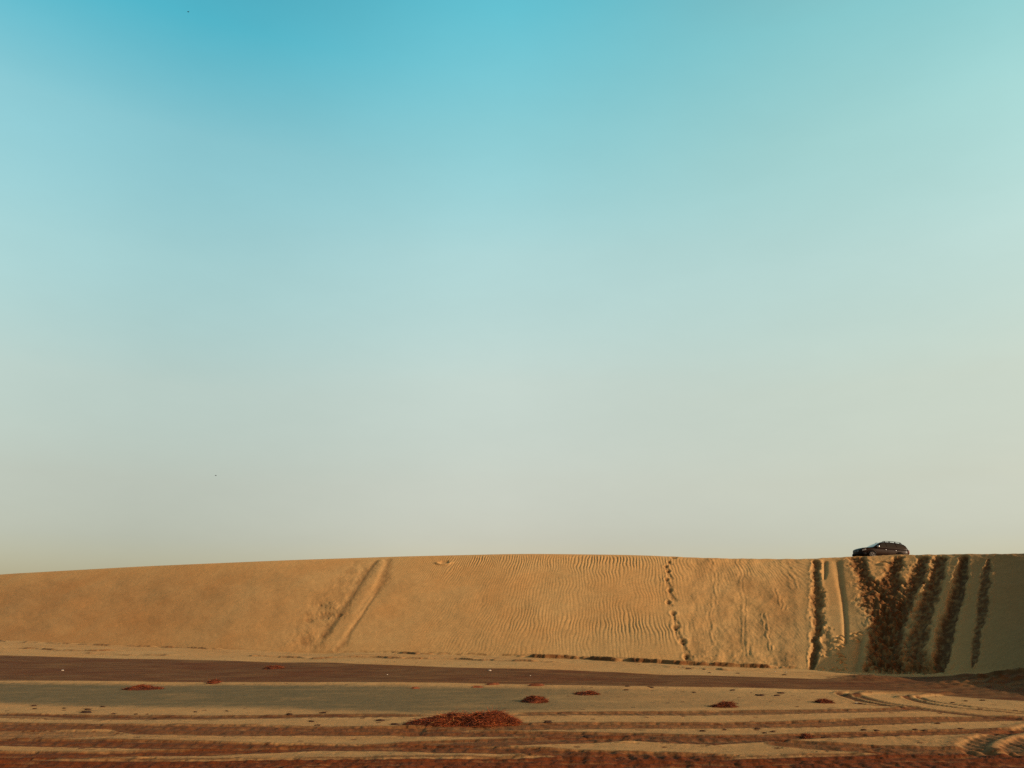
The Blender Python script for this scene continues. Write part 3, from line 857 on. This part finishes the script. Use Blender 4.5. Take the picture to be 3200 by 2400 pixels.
PAINT = paint_mat()
GLASS = simple_mat('tinted_glass', (0.006, 0.008, 0.008), 0.05, var=0.1)
GLASS.node_tree.nodes['Principled BSDF'].inputs['Specular IOR Level'].default_value = 0.3
BLACK = simple_mat('black_plastic', (0.006, 0.006, 0.007), 0.75)
TYRE = simple_mat('tyre_rubber', (0.018, 0.017, 0.016), 0.85)
CHROME = simple_mat('chrome', (0.30, 0.31, 0.32), 0.38, 1.0, var=0.03)
ALLOY = simple_mat('alloy', (0.05, 0.05, 0.052), 0.5, 0.0, var=0.05)
LAMP = simple_mat('headlamp_glass', (0.10, 0.11, 0.12), 0.08, 0.0, var=0.1)
RED = simple_mat('tail_lamp_red', (0.08, 0.008, 0.006), 0.5, var=0.1)

car = bpy.data.objects.new('car', None); car.empty_display_size = 0.5; link(car)
tag(car, 'dark four-wheel-drive car with roof rails parked on the dune crest', 'car')


def lerp(x, xp, fp): return float(np.interp(x, xp, fp))


def halfw(x): return lerp(x, [-2.42, -2.36, -2.2, -1.9, -1.0, 1.2, 1.8, 2.1, 2.3, 2.40, 2.44], [0.80, 0.88, 0.945, 0.965, 0.975, 0.975, 0.955, 0.91, 0.82, 0.70, 0.60])
def top_z(x): return lerp(x, [-2.42, -2.3, -2.0, 0.0, 1.05, 1.2, 1.7, 2.1, 2.3, 2.40, 2.44], [1.00, 1.17, 1.20, 1.175, 1.165, 1.165, 1.13, 1.07, 1.01, 0.93, 0.84])
def bot_z(x): return lerp(x, [-2.42, -2.2, -1.9, 1.9, 2.2, 2.44], [0.52, 0.40, 0.33, 0.33, 0.36, 0.46])


def loft(bm, stations, ring):
    rows = []
    for x in stations:
        rows.append([bm.verts.new((x, y, z)) for y, z in ring(x)])
    n = len(rows[0])
    for a, b_ in zip(rows[:-1], rows[1:]):
        for k in range(n):
            j = (k + 1) % n
            bm.faces.new((a[k], a[j], b_[j], b_[k]))
    bm.faces.new(rows[0]); bm.faces.new(rows[-1][::-1])
    return rows


def body_ring(x):
    w, t, b_ = halfw(x), top_z(x), bot_z(x)
    h = t - b_
    half = [(0.0, b_), (w * 0.80, b_), (w * 0.955, b_ + 0.05 * h), (w * 0.985, b_ + 0.22 * h), (w * 1.0, b_ + 0.45 * h), (w * 1.0, b_ + 0.66 * h), (w * 0.985, b_ + 0.83 * h), (w * 0.955, b_ + 0.93 * h), (w * 0.90, b_ + 0.985 * h), (w * 0.80, t + 0.005), (w * 0.45, t + 0.03), (0.0, t + 0.04)]
    return half + [(-y, z) for y, z in half[-2:0:-1]]


def belt_w(x): return halfw(x) * 0.93
def roof_z(x): return lerp(x, [-2.36, -2.28, -2.15, -1.98, -1.8, -1.4, -0.8, -0.2, 0.1, 0.32, 0.55, 0.85, 1.2], [1.18, 1.33, 1.56, 1.68, 1.735, 1.775, 1.80, 1.795, 1.765, 1.70, 1.58, 1.40, 1.17])
def roof_w(x): return lerp(x, [-2.36, -1.9, -1.4, 0.0, 0.5, 1.2], [0.70, 0.69, 0.70, 0.70, 0.72, 0.80])
BELT = 1.165


def side_y(x, z):
    """outer surface of the cabin side"""
    zr = max(roof_z(x), BELT + 0.02)
    k = min(1, max(0, (z - BELT) / (1.80 - BELT)))
    return belt_w(x) + (0.70 - belt_w(x)) * k ** 1.15


def cabin_ring(x):
    zr = roof_z(x); half = [(0.0, BELT - 0.03)]
    half.append((side_y(x, BELT) , BELT - 0.03))
    h = max(zr - BELT, 0.004)
    for k in (0.0, 0.3, 0.6, 0.82, 0.93):
        z = BELT + h * k
        half.append((side_y(x, z) - (0.015 if k > 0.9 else 0), z))
    yt = side_y(x, zr)
    half += [(yt - 0.07, BELT + h * 0.985), (yt - 0.20, BELT + h * 1.0 + 0.008), (yt * 0.4, BELT + h + 0.02), (0.0, BELT + h + 0.025)]
    return half + [(-y, z) for y, z in half[-2:0:-1]]


bm = bmesh.new()
loft(bm, [-2.42, -2.39, -2.34, -2.26, -2.1, -1.9, -1.6, -1.2, -0.8, -0.3, 0.2, 0.7, 1.05, 1.2, 1.45, 1.7, 1.9, 2.05, 2.18, 2.28, 2.35, 2.40, 2.43, 2.44], body_ring)
loft(bm, [-2.36, -2.32, -2.28, -2.22, -2.15, -2.06, -1.98, -1.9, -1.8, -1.6, -1.4, -1.1, -0.8, -0.5, -0.2, 0.0, 0.1, 0.2, 0.32, 0.45, 0.55, 0.7, 0.85, 1.0, 1.1, 1.2], cabin_ring)
bm_obj('body', bm, PAINT, car)


def side_panel(name, x_lo, x_hi, zlo, zhi_off, m, parent, sgn, slant_a=0.0, slant_b=0.0, nx=10, nz=6, off=0.006):
    """pane following the cabin side between two pillars"""
    bm = bmesh.new(); rows = []
    for j in range(nz + 1):
        kz = j / nz; row = []
        for i in range(nx + 1):
            kx = i / nx
            xa = x_lo + slant_a * kz; xb = x_hi + slant_b * kz
            x = xa + (xb - xa) * kx
            zt = roof_z(x) - zhi_off
            z = min(zlo + (1.70 - zlo) * kz, max(zt, zlo + 0.01 * kz))
            row.append(bm.verts.new((x, sgn * (side_y(x, z) + off), z)))
        rows.append(row)
    for a, b_ in zip(rows[:-1], rows[1:]):
        for i in range(nx):
            bm.faces.new((a[i], a[i + 1], b_[i + 1], b_[i]))
    return bm_obj(name, bm, m, parent)


def tube(bm, pts, r, n=8):
    rows = []
    for i, p in enumerate(pts):
        p = Vector(p)
        d = (Vector(pts[min(i + 1, len(pts) - 1)]) - Vector(pts[max(i - 1, 0)])).normalized()
        s_ = d.cross(Vector((0, 0, 1)))
        if s_.length < 1e-3: s_ = Vector((1, 0, 0))
        s_.normalize(); u_ = s_.cross(d)
        rows.append([bm.verts.new(p + (s_ * math.cos(2 * math.pi * k / n) + u_ * math.sin(2 * math.pi * k / n)) * r) for k in range(n)])
    for a, b_ in zip(rows[:-1], rows[1:]):
        for k in range(n):
            bm.faces.new((a[k], a[(k + 1) % n], b_[(k + 1) % n], b_[k]))
    bm.faces.new(rows[0]); bm.faces.new(rows[-1][::-1])


def rbox(bm, cx, cy, cz, sx, sy, sz, bev=0.015):
    r_ = bmesh.ops.create_cube(bm, size=1, matrix=Matrix.Translation((cx, cy, cz)) @ Matrix.Diagonal((sx, sy, sz, 1)))
    es = list({e for v in r_['verts'] for e in v.link_edges})
    bmesh.ops.bevel(bm, geom=es, offset=min(bev, 0.45 * min(sx, sy, sz)), segments=2, profile=0.5, affect='EDGES')


for sgn in (1, -1):
    side_panel('side_window', -0.10, 0.78, 1.195, 0.10, GLASS, car, sgn, 0.02, -0.62)
    side_panel('side_window', -1.10, -0.20, 1.20, 0.10, GLASS, car, sgn, 0.02, 0.02)
    side_panel('side_window', -2.10, -1.20, 1.21, 0.10, GLASS, car, sgn, 0.28, 0.02)
    # door seams as thin dark strips
    for xa in (1.02, -0.15, -1.17):
        bm = bmesh.new()
        pts = [(xa, sgn * (halfw(xa) * f + 0.003), bot_z(xa) + (top_z(xa) - bot_z(xa)) * k) for k, f in ((0.12, 0.972), (0.3, 0.99), (0.5, 1.0), (0.7, 0.998), (0.86, 0.978), (0.93, 0.955))]
        tube(bm, pts, 0.006, 5)
        bm_obj('door_seam', bm, BLACK, car)
    for xa in (0.05, -0.98):
        bm = bmesh.new(); rbox(bm, xa, sgn * (halfw(xa) + 0.024), 1.0, 0.17, 0.035, 0.035)
        h = bm_obj('door_handle', bm, CHROME, car)
    # mirrors
    bm = bmesh.new(); rbox(bm, 0.80, sgn * 1.09, 1.245, 0.13, 0.24, 0.19, 0.05); rbox(bm, 0.84, sgn * 0.94, 1.19, 0.07, 0.16, 0.05, 0.02)
    mir = bm_obj('mirror', bm, CHROME, car)
    bm = bmesh.new(); rbox(bm, 0.732, sgn * 1.095, 1.245, 0.01, 0.19, 0.14, 0.003)
    bm_obj('mirror_glass', bm, GLASS, mir)
    # roof rails
    bm = bmesh.new()
    zy = 0.60
    tube(bm, [(0.12, sgn * zy, 1.775), (0.0, sgn * zy, 1.85), (-0.4, sgn * zy, 1.885), (-1.0, sgn * zy, 1.89), (-1.55, sgn * zy, 1.865), (-1.78, sgn * zy, 1.83), (-1.88, sgn * zy, 1.74)], 0.022)
    for xa in (-0.12, -0.62, -1.2, -1.72):
        rbox(bm, xa, sgn * zy, roof_z(xa) + 0.04, 0.11, 0.045, 0.10, 0.012)
    bm_obj('roof_rail', bm, BLACK, car)
    # lamps
    bm = bmesh.new(); rows = []
    for j in range(4):
        row = []
        for i in range(7):
            x = 1.98 + 0.34 * i / 6
            z = top_z(x) - 0.10 - 0.15 * j / 3 - 0.02 * i / 6
            row.append(bm.verts.new((x, sgn * (halfw(x) * 1.0 + 0.012), z)))
        rows.append(row)
    for a, b_ in zip(rows[:-1], rows[1:]):
        for i in range(6): bm.faces.new((a[i], a[i + 1], b_[i + 1], b_[i]))
    hl = bm_obj('headlight', bm, LAMP, car)
    bm = bmesh.new(); rbox(bm, -2.36, sgn * 0.86, 0.98, 0.14, 0.13, 0.34, 0.04); bm_obj('taillight', bm, RED, car)
    bm = bmesh.new(); rbox(bm, 2.33, sgn * 0.66, 0.56, 0.08, 0.18, 0.09, 0.03); bm_obj('fog_light', bm, LAMP, car)
    # running board
    bm = bmesh.new(); tube(bm, [(0.98, sgn * 0.93, 0.36), (0.8, sgn * 1.02, 0.34), (-0.8, sgn * 1.02, 0.34), (-0.92, sgn * 0.93, 0.36)], 0.045); bm_obj('running_board', bm, BLACK, car)
    for xw in (1.46, -1.40):
        bm = bmesh.new()
        pts = [(xw + 0.47 * math.cos(a), sgn * (halfw(xw + 0.47 * math.cos(a)) + 0.005), 0.40 + 0.47 * math.sin(a)) for a in np.linspace(-0.25, math.pi + 0.25, 18)]
        tube(bm, pts, 0.05, 8)
        arch = bm_obj('wheel_arch', bm, PAINT, car)
        bm = bmesh.new()
        bmesh.ops.create_cone(bm, cap_ends=True, segments=36, radius1=0.455, radius2=0.455, depth=0.30, matrix=Matrix.Translation((xw, sgn * 0.842, 0.40)) @ Matrix.Rotation(math.pi / 2, 4, 'X'))
        bm_obj('wheel_well', bm, BLACK, arch)
        bm = bmesh.new()
        bmesh.ops.create_cone(bm, cap_ends=True, segments=40, radius1=0.385, radius2=0.385, depth=0.26, matrix=Matrix.Translation((xw, sgn * 0.885, 0.385)) @ Matrix.Rotation(math.pi / 2, 4, 'X'))
        bmesh.ops.bevel(bm, geom=[e for e in bm.edges if abs(e.verts[0].co.y - e.verts[1].co.y) < 1e-4], offset=0.05, segments=3, affect='EDGES')
        wh = bm_obj('wheel', bm, TYRE, car)
        bm = bmesh.new()
        bmesh.ops.create_cone(bm, cap_ends=True, segments=32, radius1=0.07, radius2=0.06, depth=0.03, matrix=Matrix.Translation((xw, sgn * 1.022, 0.385)) @ Matrix.Rotation(math.pi / 2, 4, 'X'))
        for k in range(6):
            a = k * math.pi / 3
            bmesh.ops.create_cube(bm, size=1, matrix=Matrix.Translation((xw + 0.145 * math.cos(a), sgn * 1.019, 0.385 + 0.145 * math.sin(a))) @ Matrix.Rotation(-a, 4, 'Y') @ Matrix.Diagonal((0.21, 0.02, 0.06, 1)))
        tube(bm, [(xw + 0.26 * math.cos(a), sgn * 1.014, 0.385 + 0.26 * math.sin(a)) for a in np.linspace(0, 2 * math.pi, 33)], 0.02, 6)
        bm_obj('rim', bm, ALLOY, wh)

# windscreen and rear window follow the cabin front and back
for name, stn, keep in (('windshield', np.linspace(1.12, 0.22, 12), 0.90), ('rear_window', np.linspace(-2.33, -2.0, 8), 0.86)):
    bm = bmesh.new(); rows = []
    for x in stn:
        z = roof_z(x); w = (side_y(x, z) - 0.10) * 1.0; row = []
        for i in range(11):
            k = -1 + 2 * i / 10
            zz = z + 0.024 - 0.020 * k * k + 0.008
            row.append(bm.verts.new((x + (0.010 if name == 'windshield' else -0.012), k * w, zz)))
        rows.append(row)
    for a, b_ in zip(rows[:-1], rows[1:]):
        for i in range(10): bm.faces.new((a[i], a[i + 1], b_[i + 1], b_[i]))
    bm_obj(name, bm, GLASS, car)
bm = bmesh.new(); rbox(bm, 2.415, 0, 0.80, 0.07, 1.05, 0.24, 0.03)
gr = bm_obj('grille', bm, BLACK, car)
bm = bmesh.new()
for k in range(3): rbox(bm, 2.455, 0, 0.73 + 0.07 * k, 0.015, 1.0, 0.014, 0.004)
bm_obj('grille_bar', bm, CHROME, gr)
bm = bmesh.new(); tube(bm, [(2.02, 0.96, 0.52), (2.28, 0.86, 0.50), (2.42, 0.62, 0.50), (2.47, 0.3, 0.50), (2.48, 0, 0.50), (2.47, -0.3, 0.50), (2.42, -0.62, 0.50), (2.28, -0.86, 0.50), (2.02, -0.96, 0.52)], 0.11, 10)
bm_obj('front_bumper', bm, BLACK, car)
bm = bmesh.new(); tube(bm, [(-2.0, 0.95, 0.56), (-2.3, 0.90, 0.55), (-2.45, 0.7, 0.55), (-2.49, 0.0, 0.55), (-2.45, -0.7, 0.55), (-2.3, -0.90, 0.55), (-2.0, -0.95, 0.56)], 0.12, 10)
bm_obj('rear_bumper', bm, PAINT, car)

# stand the car on the back slope just behind the crest
CAR_D = 75.2
a_, s_ = ray(2752, 1737)
cxw, cyw = float(a_ * CAR_D), CAR_D


def dune_z(x, y):
    rows = slice(4 + n_face - 40, len(vv) - 3)
    sub = DUNE_P[rows]
    d = (sub[..., 0] - x) ** 2 + (sub[..., 1] - y) ** 2
    idx = np.argpartition(d.reshape(-1), 6)[:6]
    w = 1 / (d.reshape(-1)[idx] + 1e-4)
    return float((sub[..., 2].reshape(-1)[idx] * w).sum() / w.sum())


phi = R(8)
hd = Vector((-math.cos(phi), -math.sin(phi), 0)); lf = Vector((-hd.y, hd.x, 0))
ctr = Vector((cxw, cyw, 0))
wz = {}
for nm, fx, fy in (('fl', 1.46, 0.9), ('fr', 1.46, -0.9), ('rl', -1.40, 0.9), ('rr', -1.40, -0.9)):
    p = ctr + hd * fx + lf * fy; p.z = dune_z(p.x, p.y); wz[nm] = p
fwd = ((wz['fl'] + wz['fr']) - (wz['rl'] + wz['rr'])).normalized()
lft = ((wz['fl'] + wz['rl']) - (wz['fr'] + wz['rr'])).normalized()
upv = fwd.cross(lft).normalized(); lft = upv.cross(fwd).normalized()
org = (wz['fl'] + wz['fr'] + wz['rl'] + wz['rr']) / 4
M = Matrix((fwd, lft, upv)).transposed().to_4x4(); M = M @ Matrix.Scale(0.965, 4); M.translation = org - upv * 0.015
car.matrix_world = M

# ------------------------------------------------------------------ two birds
FEATHER = simple_mat('dark_feather', (0.02, 0.022, 0.025), 0.8)
for (px, py, dist, rz, lab) in ((674, 1486, 170, 0.5, 'tiny dark bird low in the pale sky above the left of the dune'), (588, 37, 170, 1.2, 'tiny dark bird high in the blue sky near the top edge')):
    a, s = ray(px, py)
    o = bpy.data.objects.new('bird', None); link(o); o.location = (a * dist, dist, CAM_Z + s * dist); o.rotation_euler = (0.2, 0.25, rz)
    bm = bmesh.new()
    bmesh.ops.create_uvsphere(bm, u_segments=12, v_segments=8, radius=0.5)
    for v in bm.verts:
        x = v.co.x
        v.co = Vector((x * 0.42, v.co.y * (0.13 if x < 0.3 else 0.09), v.co.z * 0.13 + (0.02 if x > 0.3 else 0)))
    bm_obj('body', bm, FEATHER, o)
    for sg in (1, -1):
        bm = bmesh.new()
        ol = [(0.09, 0.04, 0.02), (0.10, 0.18, 0.10), (0.02, 0.36, 0.07), (-0.08, 0.33, 0.06), (-0.06, 0.16, 0.08), (-0.08, 0.04, 0.02)]
        vs = [bm.verts.new((x, sg * y, z)) for x, y, z in ol] + [bm.verts.new((x, sg * y, z - 0.015)) for x, y, z in ol]
        bm.faces.new(vs[:6]); bm.faces.new(vs[6:][::-1])
        for k in range(6): bm.faces.new((vs[k], vs[(k + 1) % 6], vs[6 + (k + 1) % 6], vs[6 + k]))
        bm_obj('wing', bm, FEATHER, o, False)
    tag(o, lab, 'bird', 'birds in the sky')

# ------------------------------------------------------------------ light and sky
SUN_EL, SUN_AZ = R(15), math.atan2(0.86, -0.51)          # azimuth clockwise from +Y
sd = Vector((math.sin(SUN_AZ) * math.cos(SUN_EL), math.cos(SUN_AZ) * math.cos(SUN_EL), math.sin(SUN_EL)))
sun = bpy.data.lights.new('sun', 'SUN'); sun.energy = 3.4; sun.angle = R(0.53); sun.color = (1.0, 0.79, 0.56)
so = bpy.data.objects.new('sun', sun); link(so)
so.rotation_euler = sd.to_track_quat('Z', 'Y').to_euler()

world = bpy.data.worlds.new('World'); scene.world = world; world.use_nodes = True
nt = world.node_tree; N, L = nt.nodes.new, nt.links.new
bg = nt.nodes['Background']
sky = N('ShaderNodeTexSky'); sky.sky_type = 'NISHITA'; sky.sun_disc = False
sky.sun_elevation = SUN_EL; sky.sun_rotation = SUN_AZ
sky.air_density = 1.0; sky.dust_density = 2.0; sky.ozone_density = 1.0; sky.altitude = 0
bg.inputs['Strength'].default_value = 0.15
geo = N('ShaderNodeTexCoord')
dn = N('ShaderNodeVectorMath'); dn.operation = 'NORMALIZE'; L(geo.outputs['Generated'], dn.inputs[0])
xyz = N('ShaderNodeSeparateXYZ'); L(dn.outputs['Vector'], xyz.inputs['Vector'])


def mnode(op, a, b_=None):
    m_ = N('ShaderNodeMath'); m_.operation = op
    for k, v in enumerate((a, b_)):
        if v is None: continue
        if isinstance(v, (int, float)): m_.inputs[k].default_value = v
        else: L(v, m_.inputs[k])
    return m_.outputs[0]


flat = N('ShaderNodeCombineXYZ'); L(xyz.outputs['X'], flat.inputs['X']); L(xyz.outputs['Y'], flat.inputs['Y'])
fn = N('ShaderNodeVectorMath'); fn.operation = 'NORMALIZE'; L(flat.outputs[0], fn.inputs[0])
dt = N('ShaderNodeVectorMath'); dt.operation = 'DOT_PRODUCT'; L(fn.outputs['Vector'], dt.inputs[0])
dt.inputs[1].default_value = (math.sin(SUN_AZ), math.cos(SUN_AZ), 0)
towards_sun = dt.outputs['Value']
elev = mnode('MAXIMUM', xyz.outputs['Z'], 0.0)


def tint_ramp(stops):
    """colour tint of the clear sky by height above the horizon"""
    r_ = N('ShaderNodeValToRGB'); el = r_.color_ramp.elements
    el[0].position, el[0].color = stops[0][0], (*stops[0][1], 1)
    el[1].position, el[1].color = stops[-1][0], (*stops[-1][1], 1)
    for z, c in stops[1:-1]:
        e = el.new(z); e.color = (*c, 1)
    L(elev, r_.inputs['Fac'])
    return r_.outputs['Color']


def span(lo, hi):
    half = []
    for kind in ('SMOOTHSTEP', 'LINEAR'):
        r_ = N('ShaderNodeMapRange'); r_.interpolation_type = kind
        r_.inputs['From Min'].default_value = lo; r_.inputs['From Max'].default_value = hi
        L(towards_sun, r_.inputs['Value'])
        half.append(mnode('MULTIPLY', r_.outputs['Result'], 0.5))
    return mnode('ADD', half[0], half[1])


def cmix(a, b_, f, mode='MIX'):
    x = N('ShaderNodeMix'); x.data_type = 'RGBA'; x.blend_type = mode
    for sock, val in (('Factor', f), ('A', a), ('B', b_)):
        if isinstance(val, float): x.inputs[sock].default_value = val
        else: L(val, x.inputs[sock])
    return x.outputs['Result']


away = tint_ramp([(0, (.33, .28, .25)), (.102, (.428, .354, .304)), (.165, (.541, .426, .319)), (.271, (.761, .639, .435)), (.406, (.838, .908, .622)), (.528, (.745, 1.07, .766)), (.627, (.314, 1.083, .857)), (1, (.15, .6, .6))])
side = tint_ramp([(0, (.55, .43, .39)), (.11, (.678, .531, .45)), (.179, (.867, .66, .487)), (.295, (1.182, .939, .624)), (.441, (1.307, 1.311, .87)), (.571, (1.001, 1.512, 1.05)), (.673, (.597, 1.556, 1.162)), (1, (.2, .7, .7))])
flank = tint_ramp([(0, (.60, .52, .48)), (.101, (.753, .628, .546)), (.165, (.954, .743, .546)), (.27, (1.271, 1.005, .656)), (.405, (1.448, 1.363, .884)), (.527, (1.339, 1.566, 1.004)), (.626, (1.012, 1.578, 1.057)), (1, (.3, .7, .6))])
near_sun = tint_ramp([(0, (.36, .27, .18)), (.3, (.42, .31, .19)), (.6, (.5, .42, .27)), (1, (.25, .4, .33))])
tint = cmix(away, side, span(-0.83, -0.51))
tint = cmix(tint, flank, span(-0.51, -0.08))
tint = cmix(tint, near_sun, span(0.1, 0.8))
warm_fill = N('ShaderNodeMapRange'); warm_fill.interpolation_type = 'SMOOTHSTEP'      # unseen sky behind the camera, warm tint added to colour the shade fill
warm_fill.inputs['From Min'].default_value = 0.15; warm_fill.inputs['From Max'].default_value = -0.5
L(xyz.outputs['Y'], warm_fill.inputs['Value'])
dcol = N('ShaderNodeRGB'); dcol.outputs[0].default_value = (1.12, 0.74, 0.62, 1)
tint = cmix(tint, cmix(tint, dcol.outputs[0], 1.0, 'MULTIPLY'), warm_fill.outputs['Result'])
wis = N('ShaderNodeTexNoise'); wis.inputs['Scale'].default_value = 3.5; wis.inputs['Detail'].default_value = 9; wis.inputs['Roughness'].default_value = 0.62
wm = N('ShaderNodeMapping'); wm.inputs['Scale'].default_value = (1, 1, 2.6); wm.inputs['Rotation'].default_value = (0.2, 0.35, 0)
L(dn.outputs['Vector'], wm.inputs['Vector']); L(wm.outputs['Vector'], wis.inputs['Vector'])
wr = N('ShaderNodeMapRange'); wr.inputs['From Min'].default_value = 0.3; wr.inputs['From Max'].default_value = 0.7
wr.inputs['To Min'].default_value = 0.975; wr.inputs['To Max'].default_value = 1.025
L(wis.outputs['Fac'], wr.inputs['Value'])
tint = cmix(tint, wr.outputs['Result'], 1.0, 'MULTIPLY')
L(cmix(sky.outputs['Color'], tint, 1.0, 'MULTIPLY'), bg.inputs['Color'])
#ENDSKY

# ------------------------------------------------------------------ camera
cam = bpy.data.cameras.new('camera'); co = bpy.data.objects.new('camera', cam); link(co)
cam.sensor_fit = 'HORIZONTAL'; cam.sensor_width = 36; cam.lens = 36 * F_PX / 3200
cam.clip_start = 0.1; cam.clip_end = 12000
co.location = (0, 0, CAM_Z); co.rotation_euler = (math.pi / 2 + PITCH, 0, 0)
scene.camera = co
scene.view_settings.view_transform = 'Standard'
scene.view_settings.look = 'None'
scene.view_settings.exposure = 1
scene.view_settings.gamma = 1
scene.cycles.max_bounces = 6
scene.cycles.use_denoising = False
